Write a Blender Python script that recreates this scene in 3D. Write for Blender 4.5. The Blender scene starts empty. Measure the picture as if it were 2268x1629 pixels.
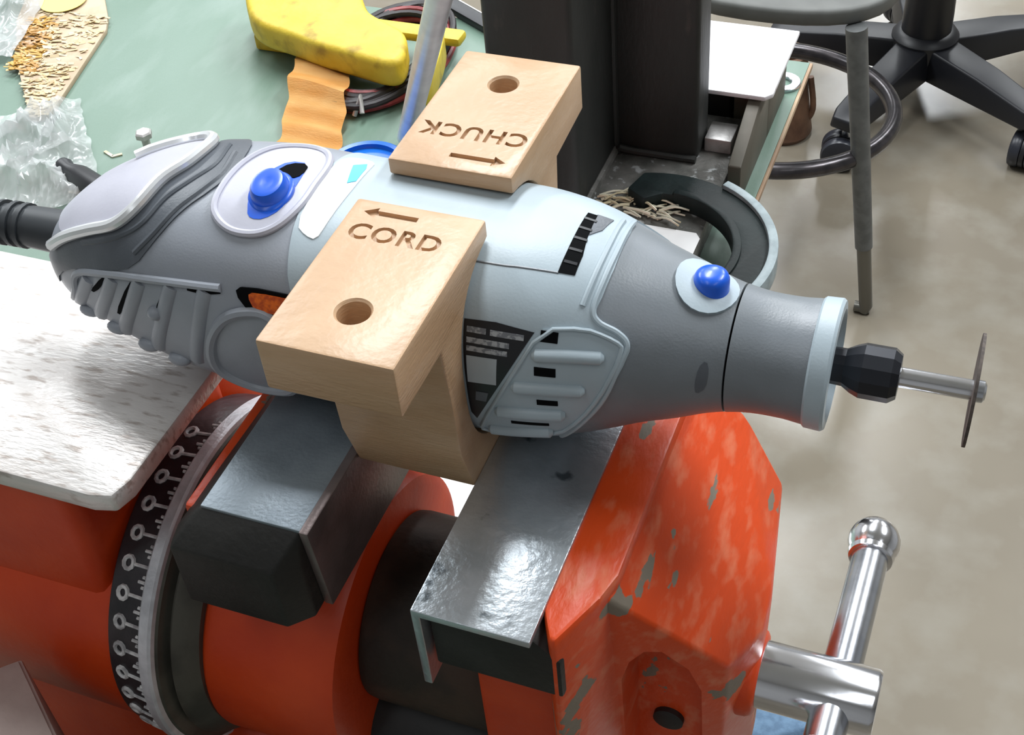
import bpy, bmesh, math, random
from mathutils import Vector, Matrix, noise
# ------------------------------------------------------------------ scene, camera, world, lights
scene = bpy.context.scene
COL = scene.collection
MM = 0.001
OZ = 1320.0            # datum (z = 0 mm) lies 1.32 m above the floor; all lengths below in mm from the datum
Rr = ((0.9324, 0.3538, -0.0741), (0.1962, -0.6675, -0.7183), (-0.3036, 0.6552, -0.6918))   # camera right / down / forward

cam_d = bpy.data.cameras.new('camera')
cam_d.sensor_width = 36.0
cam_d.lens = 3000.0 * 36.0 / 2268.0
cam_d.clip_start = 0.01
cam_d.clip_end = 60
cam = bpy.data.objects.new('camera', cam_d)
COL.objects.link(cam)
right = Vector(Rr[0]).normalized()
fwd = Vector(Rr[2]).normalized()
up = right.cross(fwd).normalized()
right = fwd.cross(up).normalized()
M = Matrix.Identity(4)
for i in range(3):
    M[i][0], M[i][1], M[i][2] = right[i], up[i], -fwd[i]
M[2][3] = OZ * MM
cam.matrix_world = M
scene.camera = cam

world = bpy.data.worlds.new('world')
scene.world = world
world.use_nodes = True
bg = world.node_tree.nodes['Background']
bg.inputs[0].default_value = (0.80, 0.86, 0.93, 1)
bg.inputs[1].default_value = 0.2

def area(name, loc, sx, sy, power, col=(0.93, 0.97, 1.0), rot=(0, 0, 0)):
    d = bpy.data.lights.new(name, 'AREA')
    d.shape = 'RECTANGLE'; d.size = sx; d.size_y = sy; d.energy = power; d.color = col
    o = bpy.data.objects.new(name, d); COL.objects.link(o); o.location = loc; o.rotation_euler = rot
    return o
# ceiling fluorescent fixtures, in rows over the workshop, plus added dim fill behind camera
for lx in (-2.25, -0.60, 1.05):
    for ly, pw in ((-0.9, 4), (1.55, 35), (3.95, 34), (6.6, 34)):
        area('ceiling_and_fill_lamp', (lx, ly, 2.78), 0.32, 1.5, pw)

vs = scene.view_settings
vs.view_transform = 'Standard'
vs.look = 'None'
vs.exposure = 0.62
vs.gamma = 1.0
vs.use_curve_mapping = False

# ------------------------------------------------------------------ materials
def lin(c):
    return tuple(((v / 255.0) / 12.92 if v / 255.0 <= 0.04045 else ((v / 255.0 + 0.055) / 1.055) ** 2.4) for v in c) + (1.0,)
MATS = {}
def mat(name, c1, c2=None, scale=60.0, lo=0.4, hi=0.6, rough=0.5, metal=0.0, bump=0.0, bscale=400.0, stretch=(1, 1, 1),
        spec=0.5, c3=None, scale3=20.0, lo3=0.55, hi3=0.6, detail=4.0, coat=0.0, rough2=None, rot=0.0):
    m = bpy.data.materials.new(name); MATS[name] = m
    m.use_nodes = True
    nt = m.node_tree; N = nt.nodes; L = nt.links
    b = N['Principled BSDF']
    b.inputs['Roughness'].default_value = rough
    b.inputs['Metallic'].default_value = metal
    b.inputs['Specular IOR Level'].default_value = spec
    b.inputs['Coat Weight'].default_value = coat
    b.inputs['Coat Roughness'].default_value = 0.15
    tc = N.new('ShaderNodeTexCoord'); mp = N.new('ShaderNodeMapping')
    mp.inputs['Scale'].default_value = stretch
    mp.inputs['Rotation'].default_value = (0, 0, rot)
    L.new(tc.outputs['Object'], mp.inputs['Vector'])
    def ramp(sc, a, bb, ca, cb, det=detail):
        nz = N.new('ShaderNodeTexNoise'); nz.inputs['Scale'].default_value = sc; nz.inputs['Detail'].default_value = det
        L.new(mp.outputs['Vector'], nz.inputs['Vector'])
        r = N.new('ShaderNodeValToRGB')
        r.color_ramp.elements[0].position = a; r.color_ramp.elements[1].position = bb
        r.color_ramp.elements[0].color = ca; r.color_ramp.elements[1].color = cb
        L.new(nz.outputs['Fac'], r.inputs['Fac'])
        return r
    base = lin(c1)
    out = None
    if c2 is not None:
        out = ramp(scale, lo, hi, base, lin(c2)).outputs['Color']
    if c3 is not None:
        f = ramp(scale3, lo3, hi3, (0, 0, 0, 1), (1, 1, 1, 1), 6.0)
        mx = N.new('ShaderNodeMix'); mx.data_type = 'RGBA'
        L.new(f.outputs['Color'], mx.inputs['Factor'])
        if out is not None: L.new(out, mx.inputs['A'])
        else: mx.inputs['A'].default_value = base
        mx.inputs['B'].default_value = lin(c3)
        out = mx.outputs['Result']
        if rough2 is not None:
            mr = N.new('ShaderNodeMix'); mr.data_type = 'FLOAT'
            L.new(f.outputs['Color'], mr.inputs['Factor'])
            mr.inputs['A'].default_value = rough; mr.inputs['B'].default_value = rough2
            L.new(mr.outputs['Result'], b.inputs['Roughness'])
    if out is not None: L.new(out, b.inputs['Base Color'])
    else: b.inputs['Base Color'].default_value = base
    if bump > 0:
        nz = N.new('ShaderNodeTexNoise'); nz.inputs['Scale'].default_value = bscale; nz.inputs['Detail'].default_value = 3
        L.new(mp.outputs['Vector'], nz.inputs['Vector'])
        bp = N.new('ShaderNodeBump'); bp.inputs['Strength'].default_value = bump; bp.inputs['Distance'].default_value = 0.0006
        L.new(nz.outputs['Fac'], bp.inputs['Height'])
        L.new(bp.outputs['Normal'], b.inputs['Normal'])
    return m

mat('floor', (128, 120, 106), (112, 104, 91), 2.2, 0.35, 0.68, rough=0.24, bump=0.12, bscale=120, c3=(134, 129, 118), scale3=14, lo3=0.45, hi3=0.8)
mat('wall', (160, 160, 160), (152, 152, 152), 2, rough=0.8)
mat('ceiling', (205, 205, 206), rough=0.85)
mat('bench_green', (108, 131, 118), (97, 122, 106), 14, 0.3, 0.7, rough=0.42, bump=0.1, bscale=900, c3=(120, 140, 129), scale3=40, lo3=0.5, hi3=0.75, stretch=(1, 0.35, 1), rot=0.6)
mat('bench_edge', (178, 152, 122), (150, 122, 96), 30, rough=0.6)
mat('bench_frame', (70, 74, 76), rough=0.5)
mat('orange', (212, 72, 14), (200, 58, 8), 45, 0.35, 0.65, rough=0.42, bump=0.25, bscale=500, c3=(122, 112, 98), scale3=80, lo3=0.665, hi3=0.675, rough2=0.6)
mat('orange_scratch', (212, 70, 14), (216, 108, 72), 190, 0.50, 0.68, rough=0.4, bump=0.3, bscale=420, c3=(126, 116, 102), scale3=85, lo3=0.63, hi3=0.64, rough2=0.6, stretch=(1.2, 0.5, 0.9), rot=0.8)
mat('orange_clean', (204, 66, 12), (190, 54, 6), 40, 0.35, 0.65, rough=0.45, bump=0.2, bscale=420)
mat('anvil', (232, 228, 225), (214, 208, 204), 75, 0.35, 0.62, rough=0.34, metal=0.3, bump=0.3, bscale=700, c3=(178, 167, 160), scale3=330, lo3=0.54, hi3=0.68, stretch=(0.4, 1.6, 1), rot=-0.7)
mat('jaw_steel', (150, 160, 168), (128, 138, 146), 60, 0.35, 0.65, rough=0.42, metal=0.55, bump=0.15, bscale=900)
mat('jaw_cap', (200, 206, 212), (166, 174, 180), 50, 0.38, 0.66, rough=0.30, metal=0.75, bump=0.25, bscale=520, c3=(98, 106, 112), scale3=100, lo3=0.64, hi3=0.7)
mat('jaw_dark', (46, 45, 43), (36, 35, 33), 60, rough=0.55, metal=0.3, bump=0.3, bscale=500)
mat('jaw_plate', (132, 118, 116), (112, 100, 98), 70, rough=0.4, metal=0.6, bump=0.15, bscale=800)
mat('rust_dark', (66, 50, 40), (46, 38, 32), 60, rough=0.6, metal=0.3, bump=0.4, bscale=300)
mat('black_iron', (30, 30, 30), rough=0.6, bump=0.3, bscale=300)
mat('scale_black', (30, 29, 33), (44, 40, 44), 120, rough=0.4, bump=0.2, bscale=500)
mat('scale_mark', (205, 204, 204), (150, 148, 150), 260, rough=0.5)
mat('rim_steel', (206, 207, 212), (182, 183, 188), 120, rough=0.4, metal=0.25, bump=0.3, bscale=600)
mat('neck_grey', (84, 82, 74), (66, 64, 58), 60, rough=0.5, metal=0.4, bump=0.2, bscale=400)
mat('chrome', (236, 237, 242), rough=0.17, metal=1.0, bump=0.03, bscale=300)
mat('chrome_worn', (205, 208, 214), (180, 184, 192), 80, rough=0.24, metal=1.0, bump=0.06, bscale=300)
mat('rod_steel', (240, 242, 246), (228, 230, 235), 60, rough=0.38, metal=0.6)
mat('wood', (198, 163, 128), (186, 149, 113), 60, 0.3, 0.7, rough=0.36, bump=0.25, bscale=700, stretch=(0.5, 0.5, 2.5), c3=(206, 174, 142), scale3=45, lo3=0.5, hi3=0.8)
mat('shell', (172, 186, 194), (166, 180, 188), 40, rough=0.42, bump=0.06, bscale=1500)
mat('rubber', (122, 128, 134), (116, 122, 127), 60, rough=0.38, bump=0.1, bscale=1800)
mat('rubber_rear', (152, 157, 166), (146, 151, 159), 60, rough=0.38, bump=0.08, bscale=1800)
mat('rubber_dark', (92, 97, 104), (82, 87, 94), 60, rough=0.40, bump=0.1, bscale=1500)
mat('rear_cap', (190, 190, 202), (184, 184, 196), 60, rough=0.4, bump=0.05, bscale=900)
mat('bail', (236, 238, 240), rough=0.22, metal=0.35)
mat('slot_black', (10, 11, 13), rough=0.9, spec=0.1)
mat('label_black', (24, 25, 30), rough=0.35)
mat('print_grey', (172, 176, 180), (120, 124, 130), 900, 0.45, 0.55, rough=0.5)
mat('blank_grey', (176, 186, 192), rough=0.5)
mat('label_white', (240, 244, 246), rough=0.3)
mat('cyan', (70, 190, 230), rough=0.35)
mat('blue', (22, 92, 214), rough=0.32, coat=0.2)
mat('orange_window', (236, 108, 12), (190, 70, 6), 700, rough=0.35)
mat('collet', (44, 46, 52), rough=0.35, metal=0.5)
mat('disc', (92, 82, 76), (70, 62, 58), 500, rough=0.8)
mat('cord', (48, 52, 56), rough=0.5)
mat('press_iron', (48, 49, 47), (38, 40, 38), 40, 0.35, 0.65, rough=0.6, bump=0.5, bscale=350, c3=(74, 68, 64), scale3=60, lo3=0.64, hi3=0.72, stretch=(1, 1, 0.35))
mat('press_base', (118, 116, 112), (86, 86, 82), 90, 0.35, 0.62, rough=0.5, metal=0.25, bump=0.6, bscale=500, c3=(170, 172, 172), scale3=160, lo3=0.6, hi3=0.68)
mat('clamp_green', (30, 40, 40), (24, 32, 32), 60, rough=0.55, spec=0.25, bump=0.3, bscale=400)
mat('clamp_rim', (156, 170, 174), (134, 148, 152), 90, rough=0.5, bump=0.4, bscale=400)
mat('white_plate', (238, 236, 240), (224, 220, 226), 60, 0.45, 0.7, rough=0.4, c3=(188, 172, 168), scale3=130, lo3=0.63, hi3=0.72, bump=0.2, bscale=400)
mat('olive', (96, 90, 80), (82, 78, 68), 40, rough=0.6)
mat('paper', (252, 252, 252), rough=0.3)
mat('light_steel', (200, 198, 196), (178, 176, 174), 90, rough=0.45, metal=0.4, bump=0.3, bscale=600)
mat('yellow', (220, 194, 62), (204, 174, 40), 40, 0.4, 0.7, rough=0.5, bump=0.6, bscale=230, c3=(122, 92, 24), scale3=60, lo3=0.52, hi3=0.78)
mat('strap', (252, 200, 124), (244, 178, 92), 70, 0.4, 0.65, rough=0.65, bump=0.4, bscale=900, stretch=(0.4, 1.2, 1))
mat('cable_black', (34, 28, 30), rough=0.5)
mat('cable_red', (150, 56, 58), (120, 36, 40), 90, rough=0.45)
mat('blue_lid', (10, 104, 206), rough=0.3)
mat('red', (196, 26, 24), rough=0.5)
mat('black_plastic', (26, 27, 32), rough=0.42, bump=0.05, bscale=400)
mat('caster', (42, 44, 52), rough=0.35)
mat('board', (190, 170, 144), (178, 156, 128), 60, rough=0.55, bump=0.3, bscale=400)
mat('flake', (214, 196, 160), (198, 172, 126), 30, 0.35, 0.65, rough=0.4, spec=0.7)
mat('flake_gold', (206, 160, 72), (156, 108, 40), 30, 0.35, 0.65, rough=0.35, spec=0.7)
mat('sticker', (236, 216, 118), rough=0.5)
mat('seat_grey', (92, 93, 90), (82, 83, 80), 20, rough=0.55, bump=0.1, bscale=300)
mat('tube_grey', (104, 106, 106), (92, 94, 94), 60, rough=0.4, metal=0.3)
mat('tube_dark', (78, 74, 76), (62, 60, 62), 60, rough=0.25, metal=0.7)
mat('tube_ferrule', (112, 110, 104), rough=0.35, metal=0.7)
mat('brown', (120, 88, 66), (84, 58, 44), 26, 0.35, 0.65, rough=0.5, bump=0.4, bscale=200)
mat('denim', (96, 124, 150), (80, 106, 132), 90, rough=0.8, bump=0.5, bscale=700)
mat('carton', (176, 160, 154), (162, 146, 140), 50, rough=0.7, bump=0.15, bscale=600)
mat('shaving', (196, 184, 150), (226, 220, 200), 60, rough=0.35, metal=0.2)

def plastic_film():
    m = bpy.data.materials.new('film'); MATS['film'] = m; m.use_nodes = True
    nt = m.node_tree; N = nt.nodes; L = nt.links
    b = N['Principled BSDF']
    b.inputs['Base Color'].default_value = (0.86, 0.88, 0.88, 1); b.inputs['Roughness'].default_value = 0.14
    b.inputs['Specular IOR Level'].default_value = 0.9
    tr = N.new('ShaderNodeBsdfTransparent')
    mx = N.new('ShaderNodeMixShader')
    nz = N.new('ShaderNodeTexNoise'); nz.inputs['Scale'].default_value = 26
    tc = N.new('ShaderNodeTexCoord'); L.new(tc.outputs['Object'], nz.inputs['Vector'])
    mr = N.new('ShaderNodeMapRange'); mr.inputs['From Min'].default_value = 0.35; mr.inputs['From Max'].default_value = 0.65
    mr.inputs['To Min'].default_value = 0.16; mr.inputs['To Max'].default_value = 0.5
    L.new(nz.outputs['Fac'], mr.inputs['Value']); L.new(mr.outputs['Result'], mx.inputs['Fac'])
    L.new(tr.outputs[0], mx.inputs[1]); L.new(b.outputs[0], mx.inputs[2])
    L.new(mx.outputs[0], N['Material Output'].inputs['Surface'])
plastic_film()

# ------------------------------------------------------------------ builders
def W(p):
    return Vector((p[0] * MM, p[1] * MM, (p[2] + OZ) * MM))
def thing(name, label, cat, base, group=None):
    o = bpy.data.objects.new(name, None); COL.objects.link(o)
    o.empty_display_size = 0.02
    o.location = W(base); o['label'] = label; o['category'] = cat
    if group: o['group'] = group
    o['_b'] = list(W(base))
    return o
def root_of(o):
    while o.parent: o = o.parent
    return o
def emit(name, bm, m, parent=None, smooth=True, base=None, angle=35, label=None, cat=None, group=None, kind=None):
    """bm holds mm coordinates in the datum frame; links ONE mesh object"""
    if parent is not None:
        bl = Vector(root_of(parent)['_b'])
    else:
        bl = W(base if base is not None else (0, 0, -OZ))
    bmesh.ops.recalc_face_normals(bm, faces=bm.faces[:])
    for v in bm.verts:
        v.co = Vector((v.co.x * MM, v.co.y * MM, (v.co.z + OZ) * MM)) - bl
    me = bpy.data.meshes.new(name); bm.to_mesh(me); bm.free()
    me.materials.append(MATS[m])
    if smooth:
        me.polygons.foreach_set('use_smooth', [True] * len(me.polygons))
        me.set_sharp_from_angle(angle=math.radians(angle))
    o = bpy.data.objects.new(name, me); COL.objects.link(o)
    if parent is not None: o.parent = parent
    else:
        o.location = bl; o['_b'] = list(bl)
    if label: o['label'] = label
    if cat: o['category'] = cat
    if group: o['group'] = group
    if kind: o['kind'] = kind
    return o
def bevel_sharp(bm, w, seg=2, ang=25):
    es = [e for e in bm.edges if len(e.link_faces) == 2 and e.calc_face_angle(0) > math.radians(ang)]
    if es and w > 0:
        bmesh.ops.bevel(bm, geom=es, offset=w, segments=seg, profile=0.5, affect='EDGES', clamp_overlap=True)
def b_box(x0, x1, y0, y1, z0, z1, bev=0.0, seg=2, bm=None, tf=None):
    own = bmesh.new()
    vs_ = [own.verts.new((x, y, z)) for x in (x0, x1) for y in (y0, y1) for z in (z0, z1)]
    for f in ((0, 1, 3, 2), (4, 6, 7, 5), (0, 4, 5, 1), (2, 3, 7, 6), (0, 2, 6, 4), (1, 5, 7, 3)):
        own.faces.new([vs_[i] for i in f])
    bmesh.ops.recalc_face_normals(own, faces=own.faces[:])
    if bev > 0: bevel_sharp(own, bev, seg)
    if tf is not None: bmesh.ops.transform(own, matrix=tf, verts=own.verts[:])
    if bm is None: return own
    merge(bm, own); return bm
def merge(bm, other):
    mp = {}
    for v in other.verts: mp[v] = bm.verts.new(v.co)
    for f in other.faces:
        try: bm.faces.new([mp[v] for v in f.verts])
        except ValueError: pass
    other.free()
def b_hull(pts, bev=0.0, seg=2, ang=12):
    bm = bmesh.new()
    for p in pts: bm.verts.new(p)
    r = bmesh.ops.convex_hull(bm, input=bm.verts[:])
    bmesh.ops.delete(bm, geom=[v for v in bm.verts if not v.link_faces], context='VERTS')
    bmesh.ops.dissolve_limit(bm, angle_limit=math.radians(2), verts=bm.verts[:], edges=bm.edges[:])
    bmesh.ops.recalc_face_normals(bm, faces=bm.faces[:])
    if bev > 0: bevel_sharp(bm, bev, seg, ang)
    return bm
def b_prism(poly, a0, a1, axis='z', bev=0.0, seg=2, ang=25):
    bm = bmesh.new()
    def mk(u, v, a):
        return {'x': (a, u, v), 'y': (u, a, v), 'z': (u, v, a)}[axis]
    lo = [bm.verts.new(mk(u, v, a0)) for u, v in poly]
    hi = [bm.verts.new(mk(u, v, a1)) for u, v in poly]
    bm.faces.new(lo); bm.faces.new(hi)
    n = len(poly)
    for i in range(n): bm.faces.new((lo[i], lo[(i + 1) % n], hi[(i + 1) % n], hi[i]))
    bmesh.ops.recalc_face_normals(bm, faces=bm.faces[:])
    if bev > 0: bevel_sharp(bm, bev, seg, ang)
    return bm
def frame(d):
    d = Vector(d).normalized()
    a = Vector((0, 0, 1)) if abs(d.z) < 0.9 else Vector((0, 1, 0))
    u = d.cross(a).normalized(); v = d.cross(u).normalized()
    return d, u, v
def b_lathe(o, d, prof, seg=48, bm=None, cap=True, closed=False):
    """prof: (t along d, radius)"""
    if bm is None: bm = bmesh.new()
    d, u, v = frame(d); o = Vector(o)
    rings = []
    for t, r in prof:
        rings.append([bm.verts.new(o + d * t + (u * math.cos(k * 2 * math.pi / seg) + v * math.sin(k * 2 * math.pi / seg)) * max(r, 0.001)) for k in range(seg)])
    pairs = list(zip(rings[:-1], rings[1:]))
    if closed: pairs.append((rings[-1], rings[0]))
    for A, B in pairs:
        for k in range(seg): bm.faces.new((A[k], A[(k + 1) % seg], B[(k + 1) % seg], B[k]))
    if cap and not closed:
        bm.faces.new(rings[0]); bm.faces.new(rings[-1])
    return bm
def spline(pts, n=6, closed=False):
    P = [Vector(p) for p in pts]; out = []
    m = len(P)
    for i in range(m if closed else m - 1):
        if closed:
            a, b, c, d = P[(i - 1) % m], P[i], P[(i + 1) % m], P[(i + 2) % m]
        else:
            a, b, c, d = P[max(i - 1, 0)], P[i], P[i + 1], P[min(i + 2, m - 1)]
        for k in range(n):
            t = k / n
            out.append(0.5 * ((2 * b) + (c - a) * t + (2 * a - 5 * b + 4 * c - d) * t * t + (3 * b - a - 3 * c + d) * t ** 3))
    if not closed: out.append(P[-1])
    return out
def b_tube(pts, r, seg=10, bm=None, closed=False):
    if bm is None: bm = bmesh.new()
    P = [Vector(p) for p in pts]; n = len(P); rings = []
    u = None
    for i, p in enumerate(P):
        if closed: t = (P[(i + 1) % n] - P[i - 1]).normalized()
        else: t = (P[min(i + 1, n - 1)] - P[max(i - 1, 0)]).normalized()
        if u is None:
            _, u, _ = frame(t)
        u = (u - t * u.dot(t)).normalized(); w = t.cross(u)
        rr = r[i] if isinstance(r, (list, tuple)) else r
        rings.append([bm.verts.new(p + (u * math.cos(k * 2 * math.pi / seg) + w * math.sin(k * 2 * math.pi / seg)) * rr) for k in range(seg)])
    pr = list(zip(rings[:-1], rings[1:]))
    if closed: pr.append((rings[-1], rings[0]))
    for A, B in pr:
        for k in range(seg): bm.faces.new((A[k], A[(k + 1) % seg], B[(k + 1) % seg], B[k]))
    if not closed:
        bm.faces.new(rings[0]); bm.faces.new(rings[-1])
    return bm
def b_ball(c, r, seg=24):
    bm = bmesh.new()
    bmesh.ops.create_uvsphere(bm, u_segments=seg, v_segments=seg // 2, radius=r)
    bmesh.ops.translate(bm, vec=Vector(c), verts=bm.verts[:])
    return bm
def chaikin(poly, n=2):
    for _ in range(n):
        q = []
        for i in range(len(poly)):
            a, b = poly[i], poly[(i + 1) % len(poly)]
            q.append(tuple(0.75 * x + 0.25 * y for x, y in zip(a, b)))
            q.append(tuple(0.25 * x + 0.75 * y for x, y in zip(a, b)))
        poly = q
    return poly
def boolean(o, cutters, op='DIFFERENCE'):
    for c in cutters:
        md = o.modifiers.new('cut', 'BOOLEAN'); md.operation = op; md.object = c; md.solver = 'EXACT'
    dg = bpy.context.evaluated_depsgraph_get(); dg.update()
    me = bpy.data.meshes.new_from_object(o.evaluated_get(dg))
    o.modifiers.clear()
    old = o.data; me.name = old.name; o.data = me; bpy.data.meshes.remove(old)
    for c in cutters:
        md = c.data; bpy.data.objects.remove(c); bpy.data.meshes.remove(md)
    o.data.polygons.foreach_set('use_smooth', [True] * len(o.data.polygons))
    o.data.set_sharp_from_angle(angle=math.radians(35))

# ------------------------------------------------------------------ setting: floor
fl = bmesh.new()
for q in ((-3500, -2200), (3500, -2200), (3500, 9000), (-3500, 9000)): fl.verts.new((q[0], q[1], -OZ))
fl.faces.new(fl.verts[:])
emit('floor', fl, 'floor', smooth=False, kind='structure')
X0, X1, Y0, Y1, H = -3500, 3500, -2200, 9000, 2800 - OZ
emit('wall_left', b_box(X0 - 60, X0, Y0, Y1, -OZ, H), 'wall', smooth=False, kind='structure')
emit('wall_right', b_box(X1, X1 + 60, Y0, Y1, -OZ, H), 'wall', smooth=False, kind='structure')
emit('wall_front', b_box(X0, X1, Y0 - 60, Y0, -OZ, H), 'wall', smooth=False, kind='structure')
emit('wall_back', b_box(X0, X1, Y1, Y1 + 60, -OZ, H), 'wall', smooth=False, kind='structure')
emit('ceiling', b_box(X0, X1, Y0, Y1, H, H + 60), 'ceiling', smooth=False, kind='structure')

# ------------------------------------------------------------------ workbench
ZB = -465.0
t = thing('workbench', 'green topped workbench with a tan edge strip carrying the orange vise', 'workbench', (-700, 350, -OZ))
emit('tabletop', b_box(-1500, -121.5, -250, 752, ZB - 4, ZB, 0.5), 'bench_green', t)
emit('edge_strip', b_box(-121.5, -119.5, -250, 752, ZB - 4, ZB - 0.2, 0.4), 'bench_edge', t, label='tan wooden edge strip')
emit('apron', b_box(-1450, -200, -200, 700, ZB - 60, ZB - 4, 2), 'bench_frame', t)
for lx in (-1440, -260):
    for ly in (-200, 690):
        emit('leg', b_box(lx, lx + 50, ly, ly + 50, -OZ, ZB - 60, 2), 'bench_frame', t)

# ------------------------------------------------------------------ bench vise
AY, AZ = 206.0, -333.0       # barrel axis
v = thing('bench_vise', 'chipped orange painted bench vise with scale ring and bright steel screw handle', 'vise', (-215, 206, ZB))
bm = b_lathe((0, AY, AZ), (1, 0, 0), [(-345, 40), (-340, 47), (-336, 49), (-212, 50.5), (-206, 50.5)], 72)
emit('rear_barrel', bm, 'orange_clean', v)
RZ = -330.5                  # scale ring centre
emit('rear_web', b_box(-236, -209, 236, 275, -345, -278, 4), 'orange_clean', v)
emit('anvil_block', b_box(-338, -208, 166.5, 239, -330, -254, 5, 3), 'orange_clean', v)
pl = [(-340, 163.5), (-196, 163.5), (-190, 165), (-188.2, 171), (-188, 241), (-340, 241)]
emit('anvil_plate', b_prism(pl, -256.5, -250, 'z', 1.0), 'anvil', v, label='bare scratched steel anvil face')
bm = b_lathe((0, AY, RZ), (1, 0, 0), [(-206.5, 40), (-206.5, 51.8), (-206, 52.4), (-205, 52.6), (-194.8, 53.8), (-194.8, 40)], 96)
ring = emit('swivel_ring', bm, 'scale_black', v, label='black ring with white degree marks')
bm = b_lathe((0, AY, RZ), (1, 0, 0), [(-194.8, 40), (-194.8, 54.5), (-194.2, 55.1), (-191.4, 55.3), (-190.6, 54.7), (-190.0, 52), (-190.0, 40)], 96)
emit('ring_rim', bm, 'rim_steel', v)
# degree marks engraved white on the ring: long tick with a figure every ten degrees, short tick between
random.seed(5)
def ring_pt(x, a, off=0.0):
    r = 52.6 + (x + 205) * (1.2 / 10.2) + off
    return (x, AY - math.cos(a) * r, RZ + math.sin(a) * r)
for k in range(-5, 11):
    a = math.radians(k * 9.2 + 4)
    bm = bmesh.new()
    b_tube([ring_pt(-199.6 + q, a, 0.05) for q in (0, 2.4, 4.8)], 0.55, 6, bm)
    n0 = 10
    b_tube([ring_pt(-201.8 + 1.6 * math.cos(j * 2 * math.pi / n0), a + 0.034 * math.sin(j * 2 * math.pi / n0), 0.05) for j in range(n0)], 0.72, 6, bm, closed=True)
    emit('degree_mark', bm, 'scale_mark', ring)
    for q, ln in ((0.33, 0.9), (0.5, 2.2), (0.67, 0.9)):
        b2 = math.radians((k + q) * 9.2 + 4)
        bm = b_tube([ring_pt(-195.0 - ln, b2, 0.05), ring_pt(-195.0, b2, 0.05)], 0.5, 6)
        emit('degree_tick', bm, 'scale_mark', ring)
emit('neck', b_lathe((0, AY, RZ), (1, 0, 0), [(-190.5, 53.5), (-189.6, 52.8), (-189.0, 50), (-188.4, 48.6), (-187.6, 48.6), (-187.0, 50.2), (-184.5, 49.0), (-181.0, 45.5)], 96), 'neck_grey', v)
emit('front_barrel', b_lathe((0, AY, AZ), (1, 0, 0), [(-184.5, 41), (-183, 44.0), (-180, 45.0), (-160, 44.6), (-144, 44.4), (-141, 43), (-140, 40), (-140, 20)], 72), 'orange_clean', v)
# fixed jaw: orange back, steel jaw with bevelled nose, inner plate
emit('jaw_back', b_hull([(x, y, z) for x in (-174, -166.4) for y in (171, 246) for z in (-278, -254.5)], 1.2), 'orange', v)
lo = [(-173, 160.5), (-144, 160.5), (-138.6, 166), (-138.6, 250), (-173, 250)]
hp = [(x, y, z) for x, y in lo for z in (-280.5, -258.5)] + [(-166.4, 168.5, -250), (-138.6, 168.5, -250), (-166.4, 250, -250), (-138.6, 250, -250), (-173, 166, -256)]
emit('steel_jaw', b_hull(hp, 0.8), 'jaw_dark', v, label='dark steel jaw block')
emit('jaw_top', b_box(-166.2, -138.4, 168.6, 250, -250.4, -249.3, 0.3), 'jaw_steel', v)
emit('jaw_plate', b_hull([(x, y, z) for x in (-138.6, -136.05) for y, z in ((168, -249.2), (250, -249.2), (250, -280.5), (170.5, -280.5))], 0.4), 'jaw_plate', v)
# sliding side
emit('slide_collar', b_lathe((0, AY, -327), (1, 0, 0), [(-140, 27), (-139.4, 28.2), (-137, 28.6), (-100, 28.6), (-96, 27)], 64), 'rust_dark', v)
emit('guide_bar', b_lathe((0, AY - 16, -362), (1, 0, 0), [(-142, 15), (-141, 16), (-70, 16)], 40), 'black_iron', v)
pa = [(-76.5, 168), (-71.5, 158.5), (-70, 158.2), (-64, 172.5), (-62, 180), (-62, 248), (-66, 256), (-76.5, 256)]
emit('sliding_jaw_back', b_hull([(x, y, z) for x, y in pa for z in (-352, -253)] + [(x * 0.99 - 0.74, 207 + (y - 207) * 0.985, -250.8) for x, y in pa], 0.8, 2, 8), 'orange_scratch', v, label='orange casting behind the sliding jaw')
hp = [(-65.5, 174, -251.2), (-65.5, 249, -251.2), (-37, 187.5, -287), (-31.5, 203, -291), (-32, 214, -290), (-37.5, 250, -287), (-50, 255, -268), (-65.5, 255, -255),
      (-66, 180, -352), (-39, 194, -352), (-33, 206, -352), (-33.5, 214, -352), (-39, 248, -352), (-66, 250, -352)]
emit('sliding_base', b_box(-99, -69, 172, 250, -352, -274.5, 2), 'orange_clean', v)
slide = emit('sliding_nose', b_hull(hp, 1.2, 2, 8), 'orange_scratch', v, label='orange sloping nose with chipped paint')
cut_poly = [(-61.5, -353), (-61.5, -290), (-59.5, -282), (-56, -277.5), (-52, -278), (-46, -287), (-43, -298), (-43, -353)]
cut = emit('cutter', b_prism(cut_poly, 140, 192, 'y', 0), 'orange_clean', smooth=False)
boolean(slide, [cut])
emit('side_screw', b_lathe((-53, 192.1, -324), (0, -1, 0), [(0, 4.2), (1.6, 4.2), (2.0, 3.4), (2.0, 0.01)], 20), 'black_iron', v)
hp = [(x, y, z) for x, y in ((-101, 158.5), (-69, 158.5), (-69, 166), (-101, 166)) for z in (-273, -259)] + [(-101, 158.5, -252.4), (-76, 158.5, -252.4), (-101, 166, -252.4), (-76, 166, -252.4)]
emit('steel_jaw', b_hull(hp, 0.8), 'jaw_dark', v, label='dark steel jaw block under the bright angle plate')
emit('jaw_core', b_box(-101, -77, 166, 250, -274, -252.4, 0.5), 'jaw_dark', v)
pf = [(-104, -250), (-75, -250), (-75, -252.2), (-101.8, -252.2), (-101.8, -279), (-104, -279)]
emit('jaw_angle_plate', b_prism(pf, 156, 254, 'y', 0.35), 'jaw_cap', v, label='bright steel angle plate')
SY, SZ = 206.0, -314.0
emit('spindle_boss', b_lathe((0, SY, SZ), (1, 0, 0), [(-40, 12.5), (-33.5, 12), (-32.2, 11.4), (-31.6, 10.4), (-31.6, 8)], 48), 'orange', v)
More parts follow.
